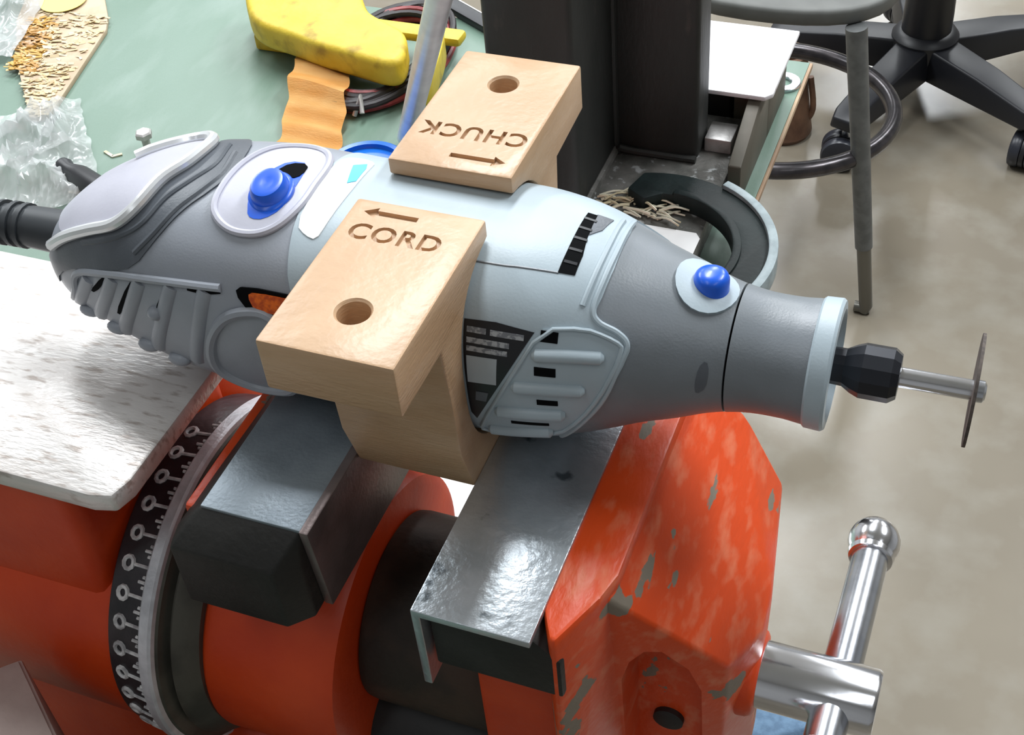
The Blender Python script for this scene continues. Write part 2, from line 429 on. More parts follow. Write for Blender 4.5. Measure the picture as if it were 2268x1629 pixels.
emit('screw_spindle', b_lathe((0, SY, SZ), (1, 0, 0), [(-140, 7), (-40, 7), (-39, 9.2), (-2.2, 9.2), (-1.2, 8.6), (-1.0, 7.6), (-1.0, 0.01)], 64), 'chrome', v)
hd = Vector((0.01, 0.996, -0.087)).normalized(); hc = Vector((-12, SY, SZ))
emit('handle_bar', b_lathe(hc, hd, [(-25, 5.2), (56, 5.2)], 40), 'chrome_worn', v)
for e, sg in ((57.5, 1), (-26, -1)):
    c = hc + hd * e
    bm = b_lathe(c, hd * sg, [(-7.4, 5.4), (-7.0, 6.3), (-5.6, 6.7), (-4.9, 6.1)] + [(7.6 * math.sin(q), 7.6 * math.cos(q)) for q in [math.radians(z) for z in (-40, -25, -10, 5, 20, 35, 50, 65, 80, 89)]], 40)
    emit('handle_knob', bm, 'chrome', v)
# pedestal and foot
emit('pedestal', b_hull([(x, y, -372) for x in (-318, -150) for y in (172, 240)] + [(x, y, -452) for x in (-322, -146) for y in (162, 252)], 6, 3), 'orange_clean', v)
emit('foot', b_prism(chaikin([(-345, 157), (-130, 157), (-130, 272), (-345, 272)], 2), ZB, -450, 'z', 2), 'orange_clean', v)

# ------------------------------------------------------------------ rotary tool surface (s along the axis, th round it)
TC = Vector((-120, 227, -219)); _a = math.radians(1.2)
TD = Vector((math.cos(_a), math.sin(_a), 0)); TE = Vector((math.sin(_a), -math.cos(_a), 0)); TU = Vector((0, 0, 1))
ST = [(-113.6, 3, 2.1), (-113, 7, 2.1), (-111.5, 11, 2.2), (-106.5, 16.2, 2.3), (-99, 20.2, 2.35), (-91, 23.4, 2.4), (-83, 26, 2.4), (-75, 28.1, 2.45),
      (-67, 29.6, 2.5), (-59, 30.7, 2.55), (-51, 31.5, 2.6), (-43, 31.8, 2.65), (-35, 31.6, 2.7), (-27, 31.2, 2.7), (-11, 30.7, 2.7), (5, 30.4, 2.7),
      (21, 30.0, 2.65), (29, 29.1, 2.55), (37, 27.4, 2.4), (45, 24.7, 2.2), (53, 21.5, 2.05), (61, 18.9, 2.0), (69, 16.0, 2), (77, 14.35, 2),
      (85, 14.15, 2), (90, 14.6, 2), (95, 14.9, 2)]
def crom(tab, x, c):
    n = len(tab)
    if x <= tab[0][0]: return tab[0][c]
    if x >= tab[-1][0]: return tab[-1][c]
    for i in range(n - 1):
        if tab[i][0] <= x <= tab[i + 1][0]:
            x0, x1 = tab[i][0], tab[i + 1][0]; h = x1 - x0; q = (x - x0) / h
            y0, y1 = tab[i][c], tab[i + 1][c]
            m0 = (y1 - tab[i - 1][c]) / (x1 - tab[i - 1][0]) if i > 0 else (y1 - y0) / h
            m1 = (tab[i + 2][c] - y0) / (tab[i + 2][0] - x0) if i + 2 < n else (y1 - y0) / h
            return (2 * q ** 3 - 3 * q * q + 1) * y0 + (q ** 3 - 2 * q * q + q) * h * m0 + (-2 * q ** 3 + 3 * q * q) * y1 + (q ** 3 - q * q) * h * m1
def t_rad(s, th):
    r = crom(ST, s, 1); p = crom(ST, s, 2)
    hw = r / 2 ** (0.5 - 1 / p)
    if s < -70: hw *= 1 - interp(TAPER, s) * max(0.0, math.sin(th - 0.25))
    return hw / (abs(math.cos(th)) ** p + abs(math.sin(th)) ** p) ** (1 / p)
TAPER = [(-113.6, 0.30), (-107, 0.24), (-99, 0.14), (-85, 0.045), (-70, 0.0)]
def surf(s, thd, off=0.0):
    th = math.radians(thd)
    droop = 0.0 if s > -92 else -3.0 * min(1.0, (-92 - s) / 20.0) ** 1.5
    return TC + TD * s + TU * droop + (TE * math.cos(th) + TU * math.sin(th)) * (t_rad(s, th) + off)
def interp(tab, x):
    if x <= tab[0][0]: return tab[0][1]
    for (a, b), (c, d) in zip(tab[:-1], tab[1:]):
        if a <= x <= c: return b + (d - b) * (x - a) / (c - a)
    return tab[-1][1]
def fold(th):
    th = (th + 180) % 360 - 180
    if th > 90: th = 180 - th
    if th < -90: th = -180 - th
    return th
NOSE = [(-90, 33), (-44.4, 34.9), (-21.4, 42.4), (-1.1, 47.5), (20.9, 50.8), (30, 51.8), (34, 51.8), (37.9, 51.0), (41.8, 48.3), (44.7, 45.2), (47, 43.9), (49.5, 43.5), (56.9, 44.2), (73.7, 44.9), (90, 44.9)]
REAR = [(-90, -26), (20, -26), (40, -29), (62, -30.7), (90, -32.0), (100, -32.0)]
def b_shell(s0, s1, off, rows=30, seg=216, lip=0.0):
    """sheet of the tool surface between two edges s0(th), s1(th), its rims turned in by lip"""
    bm = bmesh.new(); rings = []
    for i in range(rows + 1):
        q = i / rows; rg = []
        for k in range(seg):
            th = -180 + 360.0 * k / seg
            a = s0(th) if callable(s0) else s0; b = s1(th) if callable(s1) else s1
            rg.append(bm.verts.new(surf(a + (b - a) * q, th, off)))
        rings.append(rg)
    if lip > 0:
        for end, fn in ((0, s0), (1, s1)):
            rg = []
            for k in range(seg):
                th = -180 + 360.0 * k / seg
                a = fn(th) if callable(fn) else fn
                rg.append(bm.verts.new(surf(a, th, off - lip)))
            if end == 0: rings.insert(0, rg)
            else: rings.append(rg)
    for A, B in zip(rings[:-1], rings[1:]):
        for k in range(seg): bm.faces.new((A[k], A[(k + 1) % seg], B[(k + 1) % seg], B[k]))
    return bm, rings
def b_patch(poly, h, low=-0.6, step=1.6, smooth_n=2, edge=0.0):
    """raised patch of the tool surface bounded by a polygon in (s, th)"""
    if smooth_n: poly = chaikin(poly, smooth_n)
    K = math.radians(1) * 28
    bm = bmesh.new()
    vs_ = [bm.verts.new((s, th * K, 0)) for s, th in poly]
    bm.faces.new(vs_)
    us = [p[0] for p in poly]; ws = [p[1] * K for p in poly]
    for ax, lo_, hi_ in ((0, min(us), max(us)), (1, min(ws), max(ws))):
        n = int((hi_ - lo_) / step)
        for i in range(1, n + 1):
            co = Vector((0, 0, 0)); co[ax] = lo_ + (hi_ - lo_) * i / (n + 1)
            no = Vector((0, 0, 0)); no[ax] = 1
            bmesh.ops.bisect_plane(bm, geom=bm.verts[:] + bm.edges[:] + bm.faces[:], plane_co=co, plane_no=no)
    bedges = [e for e in bm.edges if len(e.link_faces) == 1]
    ext = bmesh.ops.extrude_edge_only(bm, edges=bedges)
    low_v = set(g for g in ext['geom'] if isinstance(g, bmesh.types.BMVert))
    for v_ in bm.verts:
        s, th = v_.co.x, v_.co.y / K
        v_.co = surf(s, th, low if v_ in low_v else h)
    return bm
def s_path(pts, off=0.0, n=6):
    q = spline([(a, b, 0) for a, b in pts], n)
    return [surf(p.x, p.y, off) for p in q]

tool = thing('rotary_tool', 'grey electric rotary tool with blue buttons lying clamped in the tan cradle', 'rotary tool', (-120, 227, -247))
bm, rg = b_shell(-113.6, lambda th: interp(REAR, fold(th)) + 2, 0, 46)
bm.faces.new(rg[0])
emit('rear_housing', bm, 'rubber_rear', tool, label='medium grey rear housing')
bm, rg = b_shell(lambda th: interp(REAR, fold(th)), lambda th: interp(NOSE, fold(th)), 0.4, 60, lip=1.2)
shell = emit('center_shell', bm, 'shell', tool, label='pale blue-grey middle shell')
bm, rg = b_shell(lambda th: interp(NOSE, fold(th)) - 2, 72.0, 0, 30)
rg2 = [bm.verts.new(surf(72.0, -180 + 360.0 * k / 216, -1.2)) for k in range(216)]
for k in range(216): bm.faces.new((rg[-1][k], rg[-1][(k + 1) % 216], rg2[(k + 1) % 216], rg2[k]))
emit('nose_housing', bm, 'rubber', tool)
bm, rg = b_shell(72.5, 90.2, 0.1, 16, lip=1.2)
emit('nose_cap', bm, 'rubber', tool)
bm = b_lathe(TC, TD, [(90.0, 12), (90.0, 14.9), (90.5, 15.3), (94.2, 15.5), (94.9, 15.0), (95.1, 13.2), (93.6, 12.0), (93.0, 5)], 96)
emit('cap_ring', bm, 'shell', tool, label='pale ring at the nose')
# collet nut, shank, cutting disc
bm = b_lathe(TC, TD, [(91, 4.2), (97, 4.4), (99, 5.6), (101, 6.4), (107.5, 6.4), (109.2, 5.2), (109.4, 2.0)], 12)
bmesh.ops.rotate(bm, cent=TC, matrix=Matrix.Rotation(0.2, 3, TD), verts=bm.verts[:])
emit('collet_nut', bm, 'collet', tool, angle=20)
shank = emit('mandrel', b_lathe(TC, TD, [(108.5, 2.35), (126.8, 2.35), (127.3, 1.9)], 32), 'chrome', tool)
emit('cutting_disc', b_lathe(TC, TD, [(125.0, 2.0), (125.0, 12.9), (125.7, 12.9), (125.7, 2.0)], 64), 'disc', tool, label='thin brown cutting disc')
emit('disc_screw', b_lathe(TC, TD, [(125.7, 2.6), (127.4, 2.5), (127.9, 1.8)], 24), 'chrome_worn', tool)
# rear cap plate, wire bail, dark band with ridges
emit('rear_cap', b_patch([(-99.5, 39.6), (-88.6, 45.7), (-79.4, 51.1), (-74.3, 61.4), (-71.2, 78.8), (-67.6, 92.7), (-67.0, 110.0), (-71.5, 130), (-80, 138), (-92, 138), (-104, 128), (-108, 100), (-108, 70), (-104, 45)], 1.0), 'rear_cap', tool, label='pale rear cap plate')
emit('hanging_bail', b_tube(s_path([(-105, 30), (-99.2, 37.1), (-88.5, 44.4), (-79.2, 49.9), (-73.8, 60.7), (-70.7, 77.3), (-67.0, 91.5), (-66.0, 108.3), (-68.5, 118), (-73.5, 122), (-79.5, 119), (-85, 112), (-88, 108)], 1.6), 1.6, 10), 'bail', tool, label='bright wire hanging bail')
emit('dark_band', b_patch([(-99.4, 35.1), (-79.0, 48.5), (-72.7, 60.5), (-69.7, 76.0), (-65.7, 90.8), (-64.8, 106.8), (-67, 124), (-62, 130), (-56.5, 118), (-54.0, 103.5), (-53.2, 87.7), (-55.8, 73.6), (-60.5, 61.6), (-65.7, 45.7), (-72.1, 29.9), (-80.8, 23.9), (-93.7, 17.9), (-104.0, 5.1), (-108, -20), (-112, -10), (-110, 20)], 0.5, smooth_n=1), 'rubber_dark', tool, label='dark rubber band')
for pts in ([(-91.3, 35.7), (-78.7, 43.3), (-71.0, 52.2), (-67.1, 66.7), (-62.8, 80.1), (-60.0, 93.8), (-61.5, 112)], [(-72.0, 37.3), (-66.7, 48.6), (-62.5, 61.8), (-58.4, 73.8), (-56.2, 87.3), (-57.5, 104)]):
    emit('band_ridge', b_tube(s_path(pts, 0.2), 0.95, 8), 'rubber_dark', tool)
# ribbed lower grip
emit('grip_rail', b_tube(s_path([(-103, -26), (-98.1, -6.0), (-94.1, 13.0), (-80.1, 22.1), (-63.6, 26.4), (-46.4, 29.2)], 0.2), 1.1, 8), 'rubber_rear', tool)
for a, b in (((-89.9, 12.5), (-102.2, -33)), ((-80.2, 20.1), (-93.0, -29)), ((-70.9, 23.3), (-84.0, -28)), ((-61.0, 25.2), (-72.5, -26)), ((-51, 27), (-60.0, -24))):
    emit('grip_rib', b_tube(s_path([a, ((a[0] + b[0]) / 2, (a[1] + b[1]) / 2), b], -1.5), 2.6, 12), 'rubber_rear', tool)
for a, b in (((-73.6, 21.0), (-82.0, -7)), ((-61.8, 24.1), (-66.9, 7)), ((-56.1, 25.2), (-46.6, 27.0)), ((-83.0, 19.0), (-90.0, 2.0))):
    d_ = 1.0
    if abs(a[1] - b[1]) < 5: q = [(a[0], a[1] + 1.2), (b[0], b[1] + 1.2), (b[0], b[1] - 1.2), (a[0], a[1] - 1.2)]
    else: q = [(a[0] - d_, a[1]), (a[0] + d_, a[1]), (b[0] + d_, b[1]), (b[0] - d_, b[1])]
    emit('grip_slot', b_patch(q, 0.25, smooth_n=1), 'slot_black', tool)
for s_, th_ in ((-98, -33.0), (-86.3, -26.8), (-75.6, -26.5), (-66.6, -29.1), (-67.6, 6.0)):
    bm = b_ball((0, 0, 0), 1, 16)
    c = surf(s_, th_, 0.3); nrm = (surf(s_, th_, 1.0) - c).normalized()
    d_, u_, w_ = frame(nrm)
    kx = 3.4 if th_ < 0 else 2.2
    mtx = Matrix(((TD.x * kx, nrm.cross(TD).x * 2.0, nrm.x * 1.9, c.x), (TD.y * kx, nrm.cross(TD).y * 2.0, nrm.y * 1.9, c.y), (TD.z * kx, nrm.cross(TD).z * 2.0, nrm.z * 1.9, c.z), (0, 0, 0, 1)))
    bmesh.ops.transform(bm, matrix=mtx, verts=bm.verts[:])
    emit('grip_bump', bm, 'rubber_rear', tool)
# brush cap ring, speed window
cp = [(-33.7, 19.6), (-40.2, 19.8), (-46.2, 13.8), (-50.8, 2.0), (-53.2, -12.0), (-52.8, -24.4), (-48.1, -32.5), (-41.7, -35), (-34, -30), (-29, -14), (-28.5, 6)]
emit('brush_cover', b_patch(cp, 0.5), 'rubber_rear', tool)
emit('cover_ring', b_tube([surf(p.x, p.y, 0.5) for p in spline([(a, b, 0) for a, b in cp], 5, True)], 1.5, 8, closed=True), 'rubber_rear', tool)
win = emit('speed_window', b_patch([(-42.4, 29), (-40.2, 32.5), (-25, 31.7), (-25, 19.0), (-31.4, 17.6), (-38.4, 20.0)], 0.9, smooth_n=1), 'slot_black', tool)
emit('speed_number_strip', b_patch([(-38.8, 28.6), (-37.2, 30.6), (-25, 30.0), (-25, 21.5), (-37.0, 22.0)], 1.15, smooth_n=1), 'orange_window', win, label='orange strip in the black window')
# switch
swp = [(-51.8, 62.4), (-53.2, 75.9), (-52.3, 95.6), (-48.1, 110.8), (-40.8, 117), (-34.8, 114.5), (-31.6, 104.0), (-31.2, 87.4), (-31.4, 73.5), (-34, 61.6), (-39.0, 55.1), (-46.2, 55.0)]
emit('switch_surround', b_patch(swp, 0.8, step=1.4), 'rear_cap', tool)
emit('surround_rim', b_tube([surf(p.x, p.y, 0.6) for p in spline([(a, b, 0) for a, b in swp], 5, True)], 1.0, 8, closed=True), 'rear_cap', tool)
ss = [(-43.3, 64.1), (-46.0, 79.8), (-44.1, 91.4), (-41.3, 100.8), (-36.1, 102), (-35.3, 87.0), (-35.2, 76.7), (-35.3, 68.2), (-38.3, 62.0), (-41.6, 61.2)]
emit('switch_slot', b_patch(ss, 0.95, smooth_n=1), 'blue', tool)
bc = surf(-40.0, 77, 0); bn = (surf(-40.0, 77, 1) - bc).normalized()
bm = b_lathe(bc, bn, [(-0.5, 6.4), (1.2, 6.4), (1.6, 6.0), (1.8, 5.4), (3.8, 5.0), (4.6, 4.4), (4.8, 3.4), (4.6, 1.6), (4.5, 0.01)], 40)
for v_ in bm.verts:
    q = v_.co - bc; v_.co = v_.co - TD * (q.dot(TD) * 0.14)
emit('slide_switch', bm, 'blue', tool, label='blue slide switch')
emit('slot_dark_gap', b_patch([(-42.5, 91), (-40.5, 99), (-35.9, 101), (-35.6, 92), (-37.5, 88)], 1.15, smooth_n=1), 'slot_black', tool)  # black patch for the dark gap beside the blue switch
# white sticker
lab = emit('white_label', b_patch([(-30.0, 62.4), (-30.4, 82.5), (-30.6, 104.4), (-29.8, 114.5), (-25.9, 117), (-21.7, 115.2), (-21.4, 109.1), (-22.0, 84.3), (-23.0, 65.5), (-24.0, 57.1), (-27.0, 58.3)], 0.65, smooth_n=1), 'label_white', tool, label='white label sticker')
emit('cyan_print', b_patch([(-26.0, 108.2), (-23.0, 111.5), (-22.3, 107.6), (-22.3, 96.0), (-24.1, 93.5)], 0.8, smooth_n=0), 'cyan', lab)
# shell details
emit('parting_groove', b_tube(s_path([(-16, 60.4), (17.2, 60.8), (24.9, 61.7), (33.8, 63.1)], 0.3), 0.35, 6), 'rubber', shell)
emit('vent_slot', b_patch([(34.3, 107.3), (36.6, 107.7), (36.9, 88.4), (37.6, 75.8), (37.4, 63.9), (33.7, 63.2), (34.0, 76.3), (34.1, 93.8)], 0.65, smooth_n=0), 'slot_black', shell)
emit('vent_notch', b_patch([(36.4, 108.7), (40.3, 109.6), (39.2, 97), (37.0, 90.5)], 0.62, smooth_n=0), 'rubber_dark', shell)
for q in range(5):
    emit('vent_bar', b_patch([(34.2, 69 + q * 8), (37.2, 69 + q * 8), (37.2, 70.6 + q * 8), (34.2, 70.6 + q * 8)], 0.8, smooth_n=0), 'label_black', shell)
for pts in ([(44.0, 118.7), (44.1, 87.3), (43.6, 67.1), (42.9, 50.2), (44.5, 44), (48.5, 40.5), (50.9, 35.5), (50.6, 28), (47, 0), (42, -20), (35, -42)], [(42.0, 114.7), (42.0, 86.0), (41.4, 64.8), (40.6, 50.3)]):
    emit('shell_ridge', b_tube(s_path(pts, 0.3), 0.75, 8), 'shell', shell)
vp = [(33.2, 36.4), (42.1, 39.5), (46.6, 37.4), (50.2, 33.8), (50.2, 30), (49.3, 19.8), (46.1, 0.7), (41.7, -16.3), (35.5, -32), (25.6, -33.5), (16.5, -35.2), (17.2, -27.5), (26.4, 10.2)]
emit('vent_panel', b_patch(vp, 0.75, smooth_n=0), 'shell', shell)
emit('panel_rim', b_tube([surf(p.x, p.y, 0.9) for p in [Vector((a, b, 0)) for a, b in chaikin(vp, 1)]], 0.55, 8, closed=True), 'shell', shell)
for (a, b, c, d) in ((31.2, 23.8, 46.8, 25.6), (26.3, 4.3, 43.0, 5.2), (21.6, -14.0, 38.3, -12.9), (18.6, -31.0, 34.5, -29.0)):
    emit('vent_slat', b_tube(s_path([(a, b), ((a + c) / 2, (b + d) / 2 + 0.4), (c, d)], 0.75), [0.8] + [1.65] * 11 + [0.8], 12), 'shell', shell)
for (a, b, w, h) in ((34.8, 33.4, 1.9, 2.6), (34.2, 15.4, 2.4, 2.4), (34.4, -4.2, 2.4, 1.6), (29.5, -21.5, 4.5, 0.9)):
    emit('vent_hole', b_patch([(a - w, b - h), (a + w, b - h), (a + w, b + h), (a - w, b + h)], 0.95, smooth_n=0), 'slot_black', shell)
bl = emit('rating_label', b_patch([(15.2, 35.5), (22.6, 36.2), (31.4, 34.4), (25.4, 11.6), (16.2, -24.0), (15.2, -19)], 0.6, smooth_n=0), 'label_black', shell, label='black rating label with rows of grey print')
for a, b, c in ((16.0, 20.5, 31.3), (21.5, 29.2, 31.2), (16.0, 26.0, 26.4), (16.0, 25.6, 22.3)):
    emit('print_row', b_patch([(a, c - 1.3), (b, c - 1.3), (b, c + 1.3), (a, c + 1.3)], 0.75, smooth_n=0), 'print_grey', bl)
emit('blank_square', b_patch([(15.7, 2.6), (22.6, 3.4), (23.2, 18.8), (15.9, 18.4)], 0.75, smooth_n=0), 'blank_grey', bl)
emit('print_row', b_patch([(17.0, -9), (19.6, -9), (20.4, -3), (17.4, -3)], 0.75, smooth_n=0), 'rubber_dark', bl)
# spindle lock button
lo_ = [(64.8 + 7.2 * math.cos(q), 90 + 26 * math.sin(q)) for q in [k * 2 * math.pi / 24 for k in range(24)]]
emit('lock_surround', b_patch(lo_, 1.0, step=1.2, smooth_n=0), 'shell', tool, label='pale oval around the lock button')
lk = surf(65.6, 90, 0); ln_ = (surf(65.6, 90, 1) - lk).normalized()
bm = b_lathe(lk, ln_, [(-1, 4.1), (2.6, 4.1), (3.6, 3.7), (4.3, 2.8), (4.6, 1.6), (4.7, 0.01)], 32)
emit('lock_button', bm, 'blue', tool, label='blue spindle lock button')
emit('nose_dimple', b_patch([(66.6, -2), (68.6, 4), (69.0, 20), (68.2, 30), (66.8, 24), (66.2, 8)], 0.15, smooth_n=1), 'rubber_dark', tool)
# cord with strain relief
cst = TC + TD * (-112) + TU * -1.5 + TE * 1.0
path = spline([cst + TD * 6, cst + TD * (-10) + TU * 0.3, cst + TD * (-26) + TU * 0.0 + TE * 0.5, cst + TD * (-60) + TE * 2 + TU * -4, cst + TD * (-130) + TE * -6 + TU * -24, cst + TD * (-220) + TE * -40 + TU * -110, cst + TD * (-330) + TE * -60 + TU * -236 + Vector((0, 0, 2))], 8)
emit('power_cord', b_tube(path, 3.4, 14), 'cord', tool, label='dark power cord')
bm = bmesh.new(); b_tube(path[2:19], [6.4 - 0.08 * i for i in range(17)], 16, bm)
emit('strain_relief', bm, 'cord', tool)
for i in range(10, 20, 2):
    p0, p1 = path[i], path[i + 1]
    d_ = (p1 - p0).normalized()
    emit('relief_rib', b_lathe(p0, d_, [(-0.9, 4.4), (-0.7, 6.4), (0.7, 6.4), (0.9, 4.4)], 20), 'cord', tool)

# ------------------------------------------------------------------ printed wood-look cradle
ZT = -185.75
op = [(TC.y - math.cos(math.radians(a)) * (t_rad(-16, math.radians(a)) + 0.55), TC.z + math.sin(math.radians(a)) * (t_rad(-16, math.radians(a)) + 0.55)) for a in range(72, -91, -6)]
op = [p for p in op if p[0] <= 219]
op = [(219.0, ZT - 4.6)] + [p for p in op if p[1] < ZT - 5]
front = [(168.5, ZT), (219.0, ZT)] + op
mir = [(454 - y, z) for y, z in front]
low = -251.5
body = front[:-1] + list(reversed(mir))[1:]
body = [(y, max(z, low + 0.8)) for y, z in body]
pr = body + [(285.5, ZT - 13), (265.0, ZT - 14.4), (263.6, ZT - 30), (262.5, ZT - 50), (260, low), (258, low), (258, -274), (242, -274), (242, low), (196, low), (191.5, ZT - 50), (190.4, ZT - 30), (189.0, ZT - 14.4), (168.5, ZT - 14.1)]
cl = []
for p in pr:
    if not cl or (Vector(p) - Vector(cl[-1])).length > 0.15: cl.append(p)
cradle = emit('tool_cradle', b_prism(cl, -136, -104.03, 'x', 0.7, 2, 30), 'wood', base=(-120, 227, -276),
              label='tan wood-look cradle with engraved lettering gripped between the vise jaws', cat='cradle')
cuts = []
for cx_, cy_, r_ in ((-119.7, 182.4, 3.75), (-120.4, 272.2, 3.6)):
    cuts.append(emit('cutter', b_lathe((cx_, cy_, ZT - 20), (0, 0, 1), [(0, r_), (19.4, r_), (21, r_ + 1.4)], 40), 'wood', smooth=False))
def text_cutter(txt, size, x, y, rot, depth=1.0):
    cu = bpy.data.curves.new('txt', 'FONT'); cu.body = txt; cu.size = size * MM; cu.extrude = depth * MM; cu.offset = 0.19 * MM
    cu.align_x = 'CENTER'; cu.align_y = 'CENTER'; cu.resolution_u = 4; cu.space_character = 1.12
    o = bpy.data.objects.new('txt', cu); COL.objects.link(o)
    dg = bpy.context.evaluated_depsgraph_get(); dg.update()
    me = bpy.data.meshes.new_from_object(o.evaluated_get(dg))
    bpy.data.objects.remove(o); bpy.data.curves.remove(cu)
    c = bpy.data.objects.new('cutter', me); COL.objects.link(c)
    bmx = bmesh.new(); bmx.from_mesh(me)
    bmesh.ops.remove_doubles(bmx, verts=bmx.verts[:], dist=1e-6)
    bmesh.ops.transform(bmx, matrix=Matrix.Translation(W((x, y, ZT))) @ Matrix.Rotation(rot, 4, 'Z'), verts=bmx.verts[:])
    bmx.to_mesh(me); bmx.free()
    return c
cuts.append(text_cutter('CORD', 7.4, -121.6, 207.3, 0))
cuts.append(text_cutter('CHUCK', 7.4, -119.4, 250.0, math.pi))
def arrow(x0, x1, y, d):
    h = 1.9
    if d < 0: q = [(x0, y), (x0 + 3.2, y + h), (x0 + 3.2, y + 0.8), (x1, y + 0.8), (x1, y - 0.8), (x0 + 3.2, y - 0.8), (x0 + 3.2, y - h)]
    else: q = [(x1, y), (x1 - 3.2, y - h), (x1 - 3.2, y - 0.8), (x0, y - 0.8), (x0, y + 0.8), (x1 - 3.2, y + 0.8), (x1 - 3.2, y + h)]
    return emit('cutter', b_prism(q, ZT - 1.0, ZT + 2, 'z'), 'wood', smooth=False)
cuts.append(arrow(-132.4, -119, 214.6, -1)); cuts.append(arrow(-121.8, -107.6, 240.2, 1))
boolean(cradle, cuts)

# ------------------------------------------------------------------ bench clutter behind the tool
ZP = -450.0
t = thing('steel_press', 'dark cast iron press column on a dusty grey base plate', 'press', (-220, 580, ZB))
emit('base_plate', b_box(-312, -137, 440, 660, ZB, ZP, 2.5), 'press_base', t, label='dusty grey base plate')
emit('column', b_box(-252, -204, 548, 636, ZP, -20, 4, 3), 'press_iron', t)
emit('column_rib', b_box(-206, -156.5, 611, 636, ZP, -20, 3, 3), 'press_iron', t)
emit('weld_bead', b_tube(spline([(-204, 610, -20), (-203.4, 610, -200), (-203.6, 610, -440), (-200, 608, -446), (-180, 609.6, -448), (-157, 610, -448)], 10), 2.2, 8), 'press_iron', t)
emit('weld_bead', b_tube([(-203.5, 608, -448), (-203.5, 548, -448)], 2.6, 8), 'press_base', t)

t = thing('c_clamp', 'dark green cast C-clamp with a grey rim lying behind the tool', 'clamp', (-160, 515, ZP))
def arc(r, a0, a1, n, cx=-159.0, cy=522.0): return [(cx + r * math.cos(math.radians(a0 + (a1 - a0) * i / n)), cy + r * math.sin(math.radians(a0 + (a1 - a0) * i / n))) for i in range(n + 1)]
fr = arc(63, 108, -92, 40) + [(-205, 452), (-205, 470)] + arc(44, -92, 96, 36) + [(-172, 559), (-183, 566)]
emit('frame', b_prism(fr, ZP + 0.2, ZP + 9.5, 'z', 1.2), 'clamp_green', t)
rimp = arc(66.5, 66, -92, 44) + list(reversed(arc(61.6, 66, -92, 44)))
emit('rim_flange', b_prism(rimp, ZP + 0.1, ZP + 12, 'z', 0.6), 'clamp_rim', t, label='grey flange around the clamp frame')
rimp = arc(48, 88, -80, 40) + list(reversed(arc(43.6, 88, -80, 40)))
emit('inner_flange', b_prism(rimp, ZP + 0.1, ZP + 11, 'z', 0.6), 'clamp_green', t)
emit('screw', b_lathe((-197, 461, ZP + 7.6), (0, 1, 0), [(-40, 4.2), (60, 4.2), (60.5, 7), (64, 7)], 20), 'light_steel', t)

emit('white_card', b_prism([(-215, 470), (-141, 470), (-138, 473), (-137, 545), (-140, 549), (-215, 549)], ZP + 0.05, ZP + 0.18, 'z'), 'paper', base=(-176, 510, ZP), label='blank white card lying inside the C-clamp', cat='card')
emit('paper_sheet', b_prism([(-262, 300), (-150, 306), (-152, 425), (-266, 420)], ZB + 0.05, ZB + 0.4, 'z'), 'paper', base=(-205, 360, ZB), label='white paper sheet on the bench under the cradle', cat='paper')

t = thing('plate_stack', 'bright white plate resting on dark olive blocks beside the press column', 'plate', (-150, 670, ZB))
emit('support_block', b_box(-149, -128.5, 664, 712, ZB, -423.2, 1), 'olive', t)
emit('support_block', b_hull([(x, y, z) for x in (-136, -128.5) for y, z in ((598, ZB), (664, ZB), (664, -425), (640, -425), (598, -440))], 1), 'olive', t)
emit('support_block', b_box(-184, -151, 664, 710, ZB, -423.2, 1), 'black_iron', t)
emit('plate', b_prism(chaikin([(-186, 638.5), (-126, 638.5), (-122.3, 643), (-122.3, 712), (-186, 712)], 0), -423, -420, 'z', 0.8), 'white_plate', t, label='white worn plate')
emit('steel_block', b_box(-155.5, -140, 622, 640, ZP, -441, 1.0), 'light_steel', base=(-158, 637, ZP), label='small pale steel block on the press base', cat='block')
emit('washer', b_lathe((-132, 724, ZB), (0, 0, 1), [(0.02, 5), (0.02, 10.5), (1.8, 10.5), (2.2, 10), (2.2, 5.5), (1.8, 5)], 40, closed=True), 'chrome_worn', base=(-132, 724, ZB), label='shiny washer on the bench corner', cat='washer')

random.seed(11)
bm = bmesh.new()
for i in range(46):
    x, y = random.uniform(-200, -158), random.uniform(553, 568)
    a = random.uniform(-0.5, 0.9); ln = random.uniform(5, 16)
    p0 = Vector((x, y, ZP + random.uniform(0.6, 4)))
    b_tube(spline([p0, p0 + Vector((math.cos(a) * ln * 0.5, math.sin(a) * ln * 0.5, random.uniform(0, 2.5))), p0 + Vector((math.cos(a) * ln, math.sin(a) * ln, 0))], 3), random.uniform(0.4, 0.9), 5, bm)
emit('metal_shavings', bm, 'shaving', base=(-180, 560, ZP), label='pale curled shavings heaped on the press base', cat='shavings', kind='stuff')

# rod leaning towards the camera
rb = Vector((-333, 603, ZB + 6)); rd = Vector((91, -121, 163)).normalized()
emit('steel_rod', b_lathe(rb, rd, [(-1.5, 5.0), (0, 5.9), (420, 5.9), (421, 5.2)], 48), 'rod_steel', base=(-333, 603, ZB), label='polished round steel rod rising at a slant from the bench', cat='rod')

